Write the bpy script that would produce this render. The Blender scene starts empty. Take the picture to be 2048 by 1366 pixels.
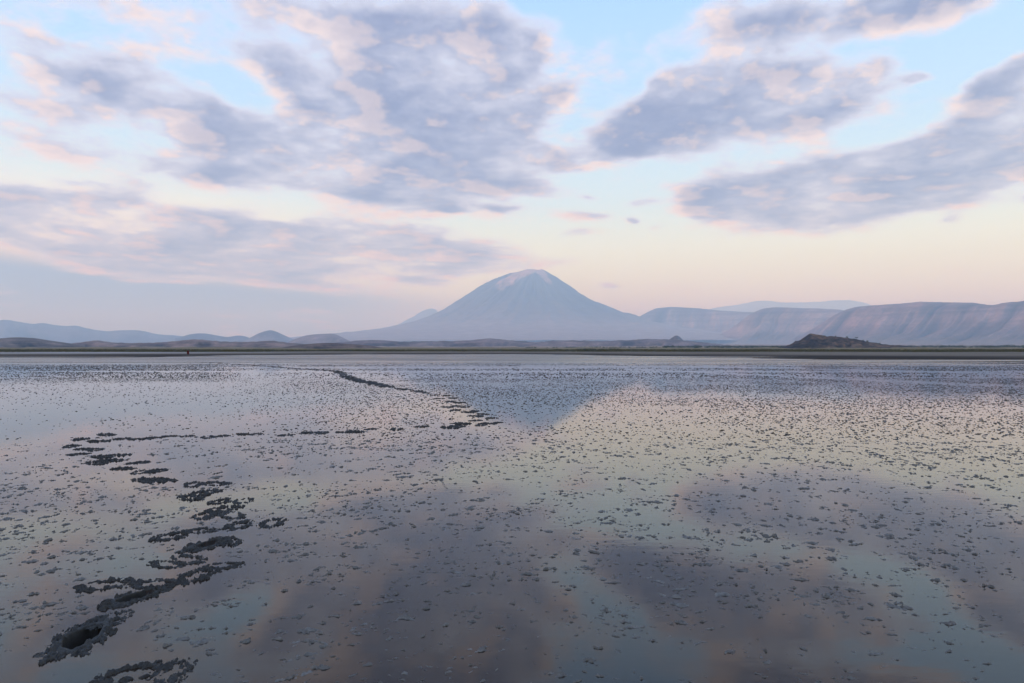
import bpy, math, random
import numpy as np

random.seed(7)
RNG = np.random.default_rng(11)
scene = bpy.context.scene
COL = scene.collection

# ------------------------------------------------------------------ camera
F = 1500.0            # focal length in photograph pixels (2048 wide)
CX, CY, HY = 1024.0, 683.0, 700.5
EYE = 1.55
cam_d = bpy.data.cameras.new("camera")
cam_d.sensor_width = 36.0
cam_d.lens = F / 2048.0 * 36.0
cam_d.clip_start = 0.05
cam_d.clip_end = 200000.0
cam = bpy.data.objects.new("camera", cam_d)
COL.objects.link(cam)
cam.location = (0, 0, EYE)
PITCH = math.atan((HY - CY) / F)
cam.rotation_euler = (math.pi / 2 + PITCH, 0, 0)
scene.camera = cam

# ------------------------------------------------------------------ colour management / render
scene.view_settings.view_transform = 'Standard'
scene.view_settings.look = 'None'
scene.view_settings.exposure = 0.0
scene.view_settings.gamma = 1.0
scene.view_settings.use_curve_mapping = False
scene.render.engine = 'CYCLES'
scene.cycles.use_denoising = True
scene.cycles.max_bounces = 8
scene.cycles.volume_bounces = 1
scene.cycles.sample_clamp_indirect = 4.0

# ------------------------------------------------------------------ sun
SUN_EL, SUN_AZ = math.radians(6.0), math.radians(-98.0)      # azimuth from +Y, clockwise; low in the east, left of the view
SUN_STRENGTH = 3.6
sd = bpy.data.lights.new("sun", 'SUN')
sd.energy = SUN_STRENGTH
sd.angle = math.radians(0.6)
sd.color = (1.0, 0.84, 0.72)
sun = bpy.data.objects.new("sun", sd)
COL.objects.link(sun)
sdir = (math.sin(SUN_AZ) * math.cos(SUN_EL), math.cos(SUN_AZ) * math.cos(SUN_EL), math.sin(SUN_EL))
sun.rotation_euler = (math.pi / 2 - SUN_EL, 0, -SUN_AZ + math.pi)
sun.location = (sdir[0] * 50, sdir[1] * 50, 60)

# ------------------------------------------------------------------ node helpers
class NB:
    """small node builder"""
    def __init__(self, tree):
        self.t = tree; self.n = tree.nodes; self.l = tree.links
    def put(self, sock, v):
        if isinstance(v, bpy.types.NodeSocket):
            self.l.new(v, sock)
        elif v is not None:
            if sock.type == 'RGBA' and len(v) == 3:
                v = (*v, 1.0)
            sock.default_value = v
    def math(self, op, a, b=None, c=None, clamp=False):
        n = self.n.new('ShaderNodeMath'); n.operation = op; n.use_clamp = clamp
        self.put(n.inputs[0], a)
        if b is not None: self.put(n.inputs[1], b)
        if c is not None: self.put(n.inputs[2], c)
        return n.outputs[0]
    def vec(self, op, a, b=None, scale=None):
        n = self.n.new('ShaderNodeVectorMath'); n.operation = op
        self.put(n.inputs[0], a)
        if b is not None: self.put(n.inputs[1], b)
        if scale is not None: self.put(n.inputs['Scale'], scale)
        return n.outputs['Value'] if op in ('LENGTH', 'DOT_PRODUCT') else n.outputs[0]
    def combine(self, x, y, z):
        n = self.n.new('ShaderNodeCombineXYZ')
        for i, v in enumerate((x, y, z)): self.put(n.inputs[i], v)
        return n.outputs[0]
    def sep(self, v):
        n = self.n.new('ShaderNodeSeparateXYZ'); self.put(n.inputs[0], v)
        return n.outputs
    def noise(self, vec, scale, detail=4, rough=0.5, dist=0.0, color=False, lac=2.0):
        n = self.n.new('ShaderNodeTexNoise'); self.put(n.inputs['Vector'], vec)
        n.inputs['Scale'].default_value = scale; n.inputs['Detail'].default_value = detail
        n.inputs['Roughness'].default_value = rough; n.inputs['Distortion'].default_value = dist
        n.inputs['Lacunarity'].default_value = lac
        return n.outputs['Color'] if color else n.outputs['Fac']
    def remap(self, v, a, b, c=0.0, d=1.0, smooth=True):
        n = self.n.new('ShaderNodeMapRange'); n.interpolation_type = 'SMOOTHSTEP' if smooth else 'LINEAR'
        n.clamp = True
        self.put(n.inputs[0], v)
        for i, x in zip((1, 2, 3, 4), (a, b, c, d)): self.put(n.inputs[i], x)
        return n.outputs[0]
    def mix(self, fac, a, b, mode='MIX'):
        n = self.n.new('ShaderNodeMix'); n.data_type = 'RGBA'; n.blend_type = mode
        n.clamp_factor = True
        self.put(n.inputs[0], fac); self.put(n.inputs[6], a); self.put(n.inputs[7], b)
        return n.outputs[2]
    def ramp(self, fac, stops, interp='LINEAR'):
        n = self.n.new('ShaderNodeValToRGB'); n.color_ramp.interpolation = interp
        self.put(n.inputs[0], fac)
        el = n.color_ramp.elements
        while len(el) < len(stops): el.new(0.5)
        for e, (p, c) in zip(el, stops):
            e.position = p; e.color = (*c, 1.0)
        return n.outputs[0]
    def mapping_texture(self, v, loc, rotz, scl):
        n = self.n.new('ShaderNodeMapping'); n.vector_type = 'TEXTURE'
        self.put(n.inputs['Vector'], v)
        n.inputs['Location'].default_value = loc; n.inputs['Rotation'].default_value = (0, 0, rotz)
        n.inputs['Scale'].default_value = scl
        return n.outputs[0]

def lin(r, g, b):
    def f(c):
        c /= 255.0
        return c / 12.92 if c <= 0.04045 else ((c + 0.055) / 1.055) ** 2.4
    return (f(r), f(g), f(b))

def azel(px, py):
    """direction (azimuth, elevation) in which the photograph shows a bit of sky"""
    x, yf, z = (px - CX) / F, 1.0, (CY - py) / F
    c, s = math.cos(PITCH), math.sin(PITCH)
    X, Y, Z = x, yf * c - z * s, yf * s + z * c
    return math.atan2(X, Y), math.atan2(Z, math.hypot(X, Y))

# ------------------------------------------------------------------ world: dawn sky with broken cloud
world = bpy.data.worlds.new("World")
scene.world = world
world.use_nodes = True
W = NB(world.node_tree)
W.n.clear()
tc = W.n.new('ShaderNodeTexCoord').outputs['Generated']
dx, dy, dz = W.sep(tc)
az = W.math('ARCTAN2', dx, dy)
el = W.math('ARCSINE', W.math('MINIMUM', W.math('MAXIMUM', dz, -1.0), 1.0))
zc = W.math('ADD', W.math('MAXIMUM', dz, 0.0), 0.085)
qx = W.math('DIVIDE', dx, zc)
qy = W.math('DIVIDE', dy, zc)
q = W.combine(W.math('MULTIPLY', qx, 1.0), W.math('MULTIPLY', qy, 0.62), 3.7)
lz = W.math('MULTIPLY', W.math('LOGARITHM', zc, math.e), 3.4)
sx_, sy_ = W.math('MULTIPLY', dx, 4.0), W.math('MULTIPLY', dy, 4.0)
g_ = W.combine(sx_, sy_, lz)            # billows: flatter and smaller towards the horizon
# domain warp
wn = W.noise(g_, 1.1, 3, 0.5, color=True)
wv = W.vec('SUBTRACT', wn, (0.5, 0.5, 0.5))
elw = W.remap(el, 0.0, 0.35, 0.35, 1.0, smooth=False)
P0 = W.combine(az, el, 0.0)
wn2 = W.noise(g_, 4.5, 4, 0.5, color=True)
wv2 = W.vec('SUBTRACT', wn2, (0.5, 0.5, 0.5))
warp = W.vec('ADD', W.vec('MULTIPLY', wv, (0.15, 0.045, 0.0)), W.vec('MULTIPLY', wv2, (0.06, 0.018, 0.0)))
P = W.vec('ADD', P0, W.vec('SCALE', warp, scale=elw))

CLOUDS = [  # centre px, half sizes px, tilt (deg, down to the right), weight
    (840, 210, 300, 185, 12, 1.05), (560, 120, 280, 95, 35, .85), (960, 130, 160, 150, 0, .75),
    (620, 325, 420, 75, 10, .85), (300, 235, 300, 75, 25, .55), (70, 110, 130, 45, 15, .75),
    (110, 310, 230, 35, 17, .65), (230, 35, 170, 60, 28, .65), (900, 310, 170, 90, -5, .85),
    (420, 250, 260, 60, 22, .6), (30, 200, 160, 60, 10, .45),
    (200, 462, 440, 74, 5, 1.6), (480, 497, 370, 64, 6, 1.4), (800, 490, 290, 48, 7, 1.5), (100, 430, 200, 42, 5, .5),
    (640, 582, 125, 17, 3, .62), (640, 366, 190, 20, 3, .75), (945, 374, 75, 13, 2, .7), (30, 330, 70, 22, 8, .45),
    (300, 545, 200, 20, 4, .35), (870, 567, 70, 12, 4, .5),
    (1470, 195, 260, 78, -8, 1.1), (1320, 225, 130, 60, -20, .75), (1290, 292, 130, 32, 4, .65), (1560, 262, 240, 50, -5, .65),
    (1110, 315, 75, 28, 0, .72), (1590, 392, 290, 74, -3, 1.25), (1850, 345, 280, 72, -15, 1.1), (1960, 235, 190, 60, -28, .9),
    (1400, 412, 70, 36, 12, .75), (1700, 25, 280, 50, -6, 1.0), (1470, 45, 190, 62, -15, .6), (1860, 15, 180, 45, 0, .6),
    (1800, 172, 48, 15, 0, .7), (1152, 461, 48, 10, 3, .68), (1235, 441, 24, 8, 5, .62), (1150, 436, 50, 8, 2, .55),
    (1300, 454, 20, 8, 0, .55), (1262, 412, 45, 12, -4, .5), (1155, 402, 24, 12, 0, .5), (1035, 210, 90, 130, 0, .45),
    (900, 425, 50, 9, 4, .5), (1000, 420, 50, 9, 5, .5), (1075, 385, 60, 16, 3, .45), (1905, 428, 30, 12, 5, .5),
    (1760, 330, 220, 60, -8, .8), (2000, 320, 170, 85, -12, 1.0), (1380, 215, 170, 60, -10, .8), (1650, 190, 150, 50, -5, .6), (2000, 150, 90, 40, -30, .5),
    (250, 170, 200, 50, 22, .5), (120, 245, 180, 30, 14, .5), (330, 340, 200, 26, 10, .6), (700, 40, 200, 80, 10, .7), (150, 365, 60, 10, 3, .4),
    (866, 617, 16, 7, -20, .8), (1212, 574, 22, 5, 3, .45), (990, 560, 60, 7, -10, .45), (2060, 395, 60, 20, 10, .5),
]
B = None
for cx, cy, rx, ry, rot, w in CLOUDS:
    a, e = azel(cx, cy)
    ca = math.cos(a)
    m = W.mapping_texture(P, (a, e, 0), -math.radians(rot), (rx / F * max(.75, ca ** 1.6), ry / F * max(.85, ca), 1.0))
    s = W.remap(W.vec('LENGTH', m), 1.45, 0.10, 0.0, w * (1.25 if rx > 100 else 1.6))
    B = s if B is None else W.math('ADD', B, s)
B = W.math('MINIMUM', B, 1.35)
# the same broken cover goes on outside the part of the sky in view
off = W.vec('LENGTH', W.vec('MULTIPLY', W.vec('SUBTRACT', P0, (0.0, 0.24, 0.0)), (1.0, 1.9, 0.0)))
cover = W.remap(W.noise(q, 0.55, 3, 0.5), 0.40, 0.62, 0.0, 1.0)
B = W.math('ADD', B, W.math('MULTIPLY', cover, W.remap(off, 0.62, 0.95, 0.0, 0.9)))
f1 = W.noise(g_, 2.5, 10, 0.56, 0.0)
q2 = W.vec('ADD', g_, (-0.10, 0.0, -0.10))
f2 = W.noise(q2, 2.5, 5, 0.56, 0.0)
dens = W.math('ADD', B, W.math('MULTIPLY', W.math('SUBTRACT', f1, 0.5), 3.3))
alpha = W.remap(dens, 0.20, 1.12, 0.0, 0.96)
thick = W.remap(dens, 0.30, 2.0)
lit = W.remap(W.math('SUBTRACT', f1, f2), 0.0, 0.13)
low = W.remap(el, 0.02, 0.26)           # 0 low in the sky, 1 high

# clear sky: Nishita blended with a dawn veil by elevation
sky = W.n.new('ShaderNodeTexSky'); sky.sky_type = 'NISHITA'; sky.sun_disc = False
sky.sun_elevation = SUN_EL; sky.sun_rotation = SUN_AZ
sky.altitude = 600; sky.air_density = 1.0; sky.dust_density = 1.5; sky.ozone_density = 1.0
nish = W.vec('SCALE', sky.outputs[0], scale=0.10)
veil = W.ramp(W.math('DIVIDE', W.math('MAXIMUM', el, 0.0), 0.6), [
    (0.00, (1.38, 1.20, 0.50)), (0.12, (1.45, 1.46, 0.72)), (0.22, (1.32, 1.46, 1.14)),
    (0.32, (1.0, 1.29, 1.45)), (0.48, (0.74, 1.10, 1.52)), (0.72, (0.56, 0.95, 1.62)), (1.0, (0.46, 0.82, 1.6))])
clear = W.mix(0.80, nish, veil)
# east (left) low sky is a touch yellower, and a grey bank of morning mist lies along it
bank = W.math('MULTIPLY', W.remap(W.math('ADD', el, W.math('MULTIPLY', az, 0.075)), 0.085, 0.045), W.remap(az, 0.02, -0.28, 0.0, 0.97))
thin_c = W.mix(low, (1.04, 0.96, 0.98), (0.93, 0.96, 1.15))
thick_c = W.mix(low, (0.29, 0.33, 0.48), (0.25, 0.29, 0.50))
cc = W.mix(thick, thin_c, thick_c)
cc = W.mix(W.math('MULTIPLY', lit, W.remap(thick, 0.95, 0.25, 0.42, 0.80)), cc, W.mix(low, (1.25, 0.88, 0.62), (1.10, 0.90, 0.82)))
east = W.math('MULTIPLY', W.remap(az, -0.05, -0.55, 0.0, 0.85), W.remap(el, 0.24, 0.09))
clear = W.mix(east, clear, (1.55, 1.22, 0.62))
skyc = W.mix(bank, clear, (0.30, 0.43, 0.66))
skyc = W.mix(alpha, skyc, cc)
bg = W.n.new('ShaderNodeBackground'); W.put(bg.inputs[0], skyc); bg.inputs[1].default_value = 1.0
wo = W.n.new('ShaderNodeOutputWorld'); W.l.new(bg.outputs[0], wo.inputs[0])
world.cycles.sampling_method = 'MANUAL'
world.cycles.sample_map_resolution = 512

# ------------------------------------------------------------------ numpy noise
def _hash(ix, iy, seed):
    h = (ix.astype(np.int64) * 374761393 + iy.astype(np.int64) * 668265263 + seed * 1442695041) & 0xFFFFFFFF
    h = ((h ^ (h >> 13)) * 1274126177) & 0xFFFFFFFF
    h = (h ^ (h >> 16)) & 0xFFFFFFFF
    return h / 4294967295.0
def vnoise(x, y, seed=0):
    x = np.asarray(x, float); y = np.asarray(y, float)
    x, y = np.broadcast_arrays(x, y)
    ix = np.floor(x); iy = np.floor(y)
    fx = x - ix; fy = y - iy
    fx = fx * fx * fx * (fx * (fx * 6 - 15) + 10); fy = fy * fy * fy * (fy * (fy * 6 - 15) + 10)
    a = _hash(ix, iy, seed); b = _hash(ix + 1, iy, seed); c = _hash(ix, iy + 1, seed); d = _hash(ix + 1, iy + 1, seed)
    return (a * (1 - fx) + b * fx) * (1 - fy) + (c * (1 - fx) + d * fx) * fy
def fbm(x, y, seed=0, oct=5, gain=0.5):
    s = 0.0; a = 1.0; t = 0.0
    for i in range(oct):
        s = s + a * vnoise(np.asarray(x) * 2 ** i + 17.3 * i, np.asarray(y) * 2 ** i - 9.1 * i, seed + i); t += a; a *= gain
    return s / t            # 0..1
def ridged(x, y, seed=0, oct=4):
    s = 0.0; a = 1.0; t = 0.0
    for i in range(oct):
        s = s + a * (1 - np.abs(2 * vnoise(np.asarray(x) * 2 ** i + 5.3 * i, np.asarray(y) * 2 ** i, seed + i) - 1)); t += a; a *= .5
    return s / t
def sstep(a, b, x):
    t = np.clip((x - a) / (b - a), 0, 1); return t * t * (3 - 2 * t)

# ------------------------------------------------------------------ mesh helpers
def mesh_np(name, verts, faces, mat=None, smooth=True, col=None):
    """faces: (n,3) or (n,4) int array"""
    verts = np.asarray(verts, np.float32); faces = np.asarray(faces, np.int32)
    me = bpy.data.meshes.new(name)
    k = faces.shape[1]
    me.vertices.add(len(verts)); me.vertices.foreach_set('co', verts.ravel())
    me.loops.add(faces.size); me.loops.foreach_set('vertex_index', faces.ravel())
    me.polygons.add(len(faces))
    me.polygons.foreach_set('loop_start', np.arange(0, faces.size, k, dtype=np.int32))
    me.polygons.foreach_set('use_smooth', np.full(len(faces), smooth, dtype=bool))
    if col is not None:
        at = me.color_attributes.new('Col', 'FLOAT_COLOR', 'POINT')
        c4 = np.ones((len(verts), 4), np.float32); c4[:, :3] = col
        at.data.foreach_set('color', c4.ravel())
    me.update(calc_edges=True); me.validate()
    if mat: me.materials.append(mat)
    return me
def grid_faces(nu, nv, keep=None):
    """vertex index = i*nv + j"""
    i, j = np.meshgrid(np.arange(nu - 1), np.arange(nv - 1), indexing='ij')
    a = (i * nv + j).ravel()
    f = np.stack([a, a + nv, a + nv + 1, a + 1], 1)
    return f if keep is None else f[keep.ravel()]
def compact(verts, faces, *extra):
    used = np.unique(faces); m = np.full(len(verts), -1); m[used] = np.arange(len(used))
    return (verts[used], m[faces]) + tuple(e[used] for e in extra)
def link(name, me, parent=None, loc=(0, 0, 0), rotz=0.0, scl=None):
    o = bpy.data.objects.new(name, me); COL.objects.link(o)
    o.location = loc; o.rotation_euler = (0, 0, rotz)
    if scl is not None: o.scale = scl
    if parent: o.parent = parent
    return o
def tag(o, label, cat, group=None, kind=None):
    o['label'] = label; o['category'] = cat
    if group: o['group'] = group
    if kind: o['kind'] = kind
    return o

# ------------------------------------------------------------------ materials
def new_mat(name):
    m = bpy.data.materials.new(name); m.use_nodes = True
    b = NB(m.node_tree); p = m.node_tree.nodes['Principled BSDF']
    return m, b, p
def mat_wet():
    m, b, p = new_mat('wet_mud')
    pos = b.n.new('ShaderNodeNewGeometry').outputs['Position']
    n1 = b.noise(pos, 0.7, 5, 0.6)
    c = b.ramp(n1, [(0.3, (0.012, 0.009, 0.007)), (0.7, (0.030, 0.022, 0.016))])
    b.put(p.inputs['Base Color'], c)
    st = b.vec('MULTIPLY', pos, (1.0, 2.2, 1.0))
    rn = b.noise(st, 1.3, 5, 0.6)
    b.put(p.inputs['Roughness'], b.math('ADD', b.remap(rn, 0.35, 0.75, 0.02, 0.075), b.math('MULTIPLY', b.remap(b.noise(b.vec('MULTIPLY', pos, (0.012, 0.22, 1.0)), 1.0, 5, 0.6), 0.42, 0.60, 0.14, 0.42), b.remap(b.sep(pos)[1], 60.0, 125.0))))
    p.inputs['IOR'].default_value = 1.33
    p.inputs['Specular Tint'].default_value = (0.50, 0.43, 0.41, 1)      # brown alkaline film
    bump = b.n.new('ShaderNodeBump'); bump.inputs['Strength'].default_value = 0.14; bump.inputs['Distance'].default_value = 0.004
    h = b.math('ADD', b.noise(st, 5.0, 4, 0.5), b.math('MULTIPLY', b.noise(pos, 45.0, 3, 0.5), 0.07))
    b.put(bump.inputs['Height'], h)
    # the film is calmer the farther one looks along it: ripples below pixel size only blur
    b.put(p.inputs['Normal'], bump.outputs[0])
    return m
def mat_lump(name='raised_mud', k=1.0):
    m, b, p = new_mat(name)
    pos = b.n.new('ShaderNodeNewGeometry').outputs['Position']
    n1 = b.noise(pos, 30.0, 4, 0.6)
    n2 = b.noise(pos, 1.5, 3, 0.6)
    c = b.ramp(n1, [(0.3, (0.055 * k, 0.050 * k, 0.046 * k)), (0.7, (0.21 * k, 0.195 * k, 0.178 * k))])
    c = b.mix(b.remap(n2, .35, .7), c, (0.10 * k, 0.093 * k, 0.082 * k), 'MIX')
    b.put(p.inputs['Base Color'], c)
    p.inputs['Roughness'].default_value = 0.62
    p.inputs['Specular IOR Level'].default_value = 0.35
    bump = b.n.new('ShaderNodeBump'); bump.inputs['Strength'].default_value = 0.6; bump.inputs['Distance'].default_value = 0.006
    b.put(bump.inputs['Height'], b.noise(pos, 110.0, 5, 0.65)); b.put(p.inputs['Normal'], bump.outputs[0])
    return m
def mat_terrain(name, nscale, amt=0.35, spec=0.0, rough=0.95, stretch=(1, 1, 1)):
    m, b, p = new_mat(name)
    at = b.n.new('ShaderNodeVertexColor'); at.layer_name = 'Col'
    pos = b.n.new('ShaderNodeNewGeometry').outputs['Position']
    n = b.noise(b.vec('MULTIPLY', pos, stretch), nscale, 6, 0.62)
    k = b.remap(n, 0.3, 0.7, 1.0 - amt, 1.0 + amt, smooth=False)
    b.put(p.inputs['Base Color'], b.vec('SCALE', at.outputs['Color'], scale=k))
    p.inputs['Roughness'].default_value = rough
    p.inputs['Specular IOR Level'].default_value = spec
    return m
def mat_plain(name, c1, c2, nscale, rough=0.9, spec=0.1, translucent=False):
    m, b, p = new_mat(name)
    pos = b.n.new('ShaderNodeNewGeometry').outputs['Position']
    b.put(p.inputs['Base Color'], b.ramp(b.noise(pos, nscale, 4, 0.6), [(0.3, c1), (0.7, c2)]))
    p.inputs['Roughness'].default_value = rough; p.inputs['Specular IOR Level'].default_value = spec
    return m
M_WET = mat_wet(); M_LUMP = mat_lump(); M_CHURN = mat_lump('churned_mud', 0.24); M_SPECK = mat_lump('speck_mud', 0.42)
M_SHORE = mat_terrain('shore_soil', 0.05, 0.35, stretch=(0.35, 1, 1))
M_VOLC = mat_terrain('volcano_slopes', 0.004, 0.25)
M_HILL = mat_terrain('hill_soil', 0.012, 0.35)
M_ROCK = mat_terrain('rock_hill_soil', 0.09, 0.55)
M_LEAF = mat_plain('acacia_leaves', (0.030, 0.040, 0.016), (0.075, 0.085, 0.035), 0.5)
M_BARK = mat_plain('acacia_bark', (0.06, 0.05, 0.04), (0.12, 0.10, 0.08), 3.0)
M_GRASS = mat_plain('shore_grass', (0.045, 0.046, 0.014), (0.12, 0.092, 0.04), 0.02)

def gpos(px, py, z=0.0):
    """ground point that the photograph shows at a pixel"""
    D = (EYE - z) * F / (py - HY)
    return (px - CX) / F * D, D

# ------------------------------------------------------------------ shore and plain: one sheet from the waterline to the horizon
SH_S = np.array([-1.2, -.68, -.55, -.43, -.30, -.2, 0., .1, .2, .35, .5, .68, 1.2])
SH_D = np.array([140., 148., 165., 190., 250., 300., 320., 260., 205., 150., 112., 86., 60.])
PR_D = np.array([0, 60, 150, 300, 420, 600, 900, 1500, 3000, 8000, 20000, 60000.])   # metres behind the waterline
PR_Z = np.array([0, .03, .10, .30, .75, 1.6, 2.6, 5.0, 13, 60, 190, 300.])
def shore_dist(s): return np.interp(s, SH_S, SH_D)
def ground_z(X, D):
    s = X / np.maximum(D, 1.0)
    b = D - shore_dist(s)
    z = np.where(b > 0, np.interp(b, PR_D, PR_Z), b * 0.0012)
    return z
na, nd = 420, 300
sg = np.linspace(-1.05, 1.05, na)
dg = 55.0 * (46000 / 55.0) ** (np.linspace(0, 1, nd) ** 1.25)
S_, D_ = np.meshgrid(sg, dg, indexing='ij'); X_ = S_ * D_
Z_ = ground_z(X_, D_ + (fbm(X_ / 70., D_ / 45., 47, 4) - .5) * np.clip(D_ * .35, 0, 90) * np.exp(-np.clip(D_ - 600, 0, None) / 400))
bk = D_ - shore_dist(S_)
streak = fbm(X_ / 60.0, D_ / 5.0, 3, 4) - 0.5
streak2 = fbm(X_ / 25.0, D_ / 2.2, 9, 4) - 0.5
Z_ = Z_ + streak * 0.16 * np.exp(-np.abs(bk) / 70.0) + streak2 * 0.03 * np.exp(-np.abs(bk) / 40.0) \
    + (fbm(X_ / 90., D_ / 60., 5, 5) - .5) * np.clip(bk - 250, 0, 3000) * 0.007
Z_[:, 0] = -0.25
mud = np.array([0.060, 0.050, 0.044]); dry = np.array([0.185, 0.150, 0.118]); grass = np.array([0.070, 0.062, 0.024])
tan = np.array([0.24, 0.175, 0.095]); far = np.array([0.30, 0.215, 0.17])
nz = fbm(X_ / 120., D_ / 25., 21, 5)
def lerp(a, b, t): return a * (1 - t[..., None]) + b * t[..., None]
C_ = lerp(np.broadcast_to(mud, X_.shape + (3,)), dry, sstep(40, 130, bk + (nz - .5) * 120))
salt = sstep(.50, .62, fbm(X_ / 200., D_ / 18., 33, 4)) * sstep(130, 240, bk) * (1 - sstep(330, 430, bk)) * sstep(-.25, -.42, S_)
C_ = lerp(C_, np.array([0.55, 0.52, 0.50]), salt)
C_ = lerp(C_, grass, sstep(330, 400, bk + (nz - .5) * 160))
C_ = lerp(C_, tan, sstep(560, 900, bk + (nz - .5) * 900) * .85)
C_ = lerp(C_, far, sstep(1500, 4000, bk))
gv = np.stack([X_, D_, Z_], -1).reshape(-1, 3)
o = link('shore_plain', mesh_np('shore_plain', gv, grid_faces(na, nd), M_SHORE, True, C_.reshape(-1, 3)))
tag(o, 'flat muddy shore rising into dry grassy plain beyond the wet mudflat', 'ground', kind='structure')

# ------------------------------------------------------------------ distant relief
def spl(xs, ys, x):
    """smooth interpolation through outline points"""
    t = np.interp(x, xs, np.arange(len(xs))); i = np.clip(t.astype(int), 0, len(xs) - 2); f = t - i
    p = np.asarray(ys, float); P0 = p[np.clip(i - 1, 0, None)]; P1 = p[i]; P2 = p[i + 1]; P3 = p[np.clip(i + 2, None, len(p) - 1)]
    return .5 * (2 * P1 + (P2 - P0) * f + (2 * P0 - 5 * P1 + 4 * P2 - P3) * f ** 2 + (3 * P1 - P0 - 3 * P2 + P3) * f ** 3)

def ridge(name, pts, front, back, col, label, cat, seed=0, rough=0.05, gully=0.12, gfreq=1.0, nu=220, nv=70, mat=None, crestj=0.02,
          shape=1.2, cliff=0.0, slant=0.0, tint=None, kind='structure', group=None):
    """a range of hills: crest heights at px,py,distance; it falls to the plain over `front` metres towards us and `back` behind"""
    px = [p[0] for p in pts]; x = np.linspace(px[0], px[-1], nu)
    py = spl(px, [p[1] for p in pts], x); D = spl(px, [p[2] for p in pts], x)
    v = np.concatenate([np.linspace(-1, 0, int(nv * .7), endpoint=False), np.linspace(0, 1, nv - int(nv * .7))])
    s = (x - CX) / F
    crest = EYE + (HY - py) / F * D
    Dv = D[:, None] + np.where(v[None] < 0, v[None] * front, v[None] * back)
    Xv = s[:, None] * Dv
    base = ground_z(Xv, Dv) - 3.0 - 0.02 * np.abs(crest).max()
    bc = ground_z(s * D, D)
    H = np.maximum(crest - bc, 0.0)
    a = np.abs(v)[None] + 0 * H[:, None]
    prof = (1 - a) ** shape
    if cliff > 0:
        prof = prof * (1 - cliff) + cliff * sstep(.62, .12, a)
    sc = max(H.max(), 1.0)
    L = front * 0.5
    gx = s[:, None] * D.mean() / (L * 0.35 / gfreq) + .8 * fbm(Xv / L, Dv / L, seed + 40, 3) + a * slant
    g = ridged(gx, a * 1.2, seed + 3, 4) - .62
    n = fbm(Xv / (L * .3), Dv / (L * .3), seed, 6) - .5
    Z = base + (bc[:, None] + H[:, None] - base) * prof
    env = np.sin(np.pi * np.clip(a, 0, 1)) * (H[:, None] / sc) ** .6
    Z = Z + env * sc * gully * g + (env + .15 * (a < .98) * (H[:, None] / sc)) * sc * rough * n * 2
    Z = Z + (fbm(x / 9.0, 0 * x, seed + 9, 4) - .5)[:, None] * crestj * sc * (1 - a) ** 4
    c = np.broadcast_to(np.asarray(col), Z.shape + (3,)).copy()
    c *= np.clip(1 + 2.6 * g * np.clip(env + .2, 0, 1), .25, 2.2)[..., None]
    if tint is not None: c = tint(c, Xv, Dv, Z, a, g, H)
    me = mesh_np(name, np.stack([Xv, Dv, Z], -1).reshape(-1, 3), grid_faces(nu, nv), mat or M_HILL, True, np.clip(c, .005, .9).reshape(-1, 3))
    o = link(name, me); tag(o, label, cat, group, kind)
    return o

LIL = (0.12, 0.10, 0.10)
# far faint mountains on the right, and the peak behind the volcano's left foot
ridge('far_mountain', [(1390, 625, 39000), (1440, 614, 39000), (1475, 609, 39000), (1525, 601, 39000), (1560, 604, 39000), (1600, 605, 39000),
      (1640, 603, 39000), (1692, 600, 39000), (1722, 604, 39000), (1745, 612, 39000), (1790, 640, 39000)], 5000, 3000, (.3, .25, .22),
      'faint pale mountain crest showing above the middle of the escarpment', 'mountain', 1, .03, .06)
ridge('far_peak', [(740, 668, 33000), (790, 652, 33000), (825, 634, 33000), (848, 621, 33000), (862, 617, 33000), (874, 622, 33000), (900, 640, 33000), (950, 668, 33000)],
      5000, 4000, LIL, 'pale pointed peak behind the left foot of the volcano', 'mountain', 2, .03, .06)
# escarpment in three receding steps
def strata(c, X, D, Z, a, g, H):
    st = fbm(Z / 55.0 + .4 * fbm(X / 900., D / 900., 5, 3), X / 6000., 77, 3)
    k = 0.75 + .5 * sstep(.35, .65, st)
    c = c * k[..., None]
    t = sstep(.5, .95, a)
    return lerp(c, np.array([0.25, 0.185, 0.135]), t * .7)
ridge('escarpment', [(1240, 664, 21000), (1270, 640, 21000), (1292, 626, 21000), (1312, 617, 21000), (1350, 614, 21000), (1400, 617, 20500), (1440, 621, 20000),
      (1500, 624, 19500), (1560, 628, 19000), (1640, 640, 19000)], 3600, 2500, (.18, .125, .105),
      'farthest pale blue flat-topped escarpment right beside the volcano', 'escarpment', 4, .05, .20, 1.6, 260, 90, shape=1.0, cliff=.45, slant=1.5, tint=strata, crestj=.01)
ridge('escarpment', [(1440, 668, 16500), (1475, 648, 16200), (1500, 629, 16000), (1525, 618, 16000), (1550, 615, 16000), (1600, 616, 15700), (1650, 618, 15400), (1690, 621, 15200), (1760, 640, 15000)],
      3800, 2500, (.19, .125, .10), 'middle bluish escarpment spur with gullied face between the two others', 'escarpment', 5, .05, .24, 1.7, 280, 100, shape=1.0, cliff=.4, slant=2.2, tint=strata, crestj=.01)
ridge('escarpment', [(1590, 676, 12600), (1630, 655, 12400), (1660, 636, 12300), (1685, 622, 12200), (1712, 614, 12000), (1745, 610.5, 11800), (1800, 607, 11500), (1850, 604, 11200), (1900, 605, 10900), (1950, 606, 10600),
      (1972, 609.5, 10500), (1985, 610, 10400), (2010, 606, 10200), (2048, 602, 10000), (2200, 594, 9400), (2450, 590, 8600), (2800, 600, 8200)],
      3300, 2500, (.17, .10, .08), 'nearest dark purple layered escarpment wall running off the right edge', 'escarpment', 6, .05, .22, 2.6, 520, 120, shape=1.0, cliff=.45, slant=4.0, tint=strata, crestj=.012)
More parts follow.
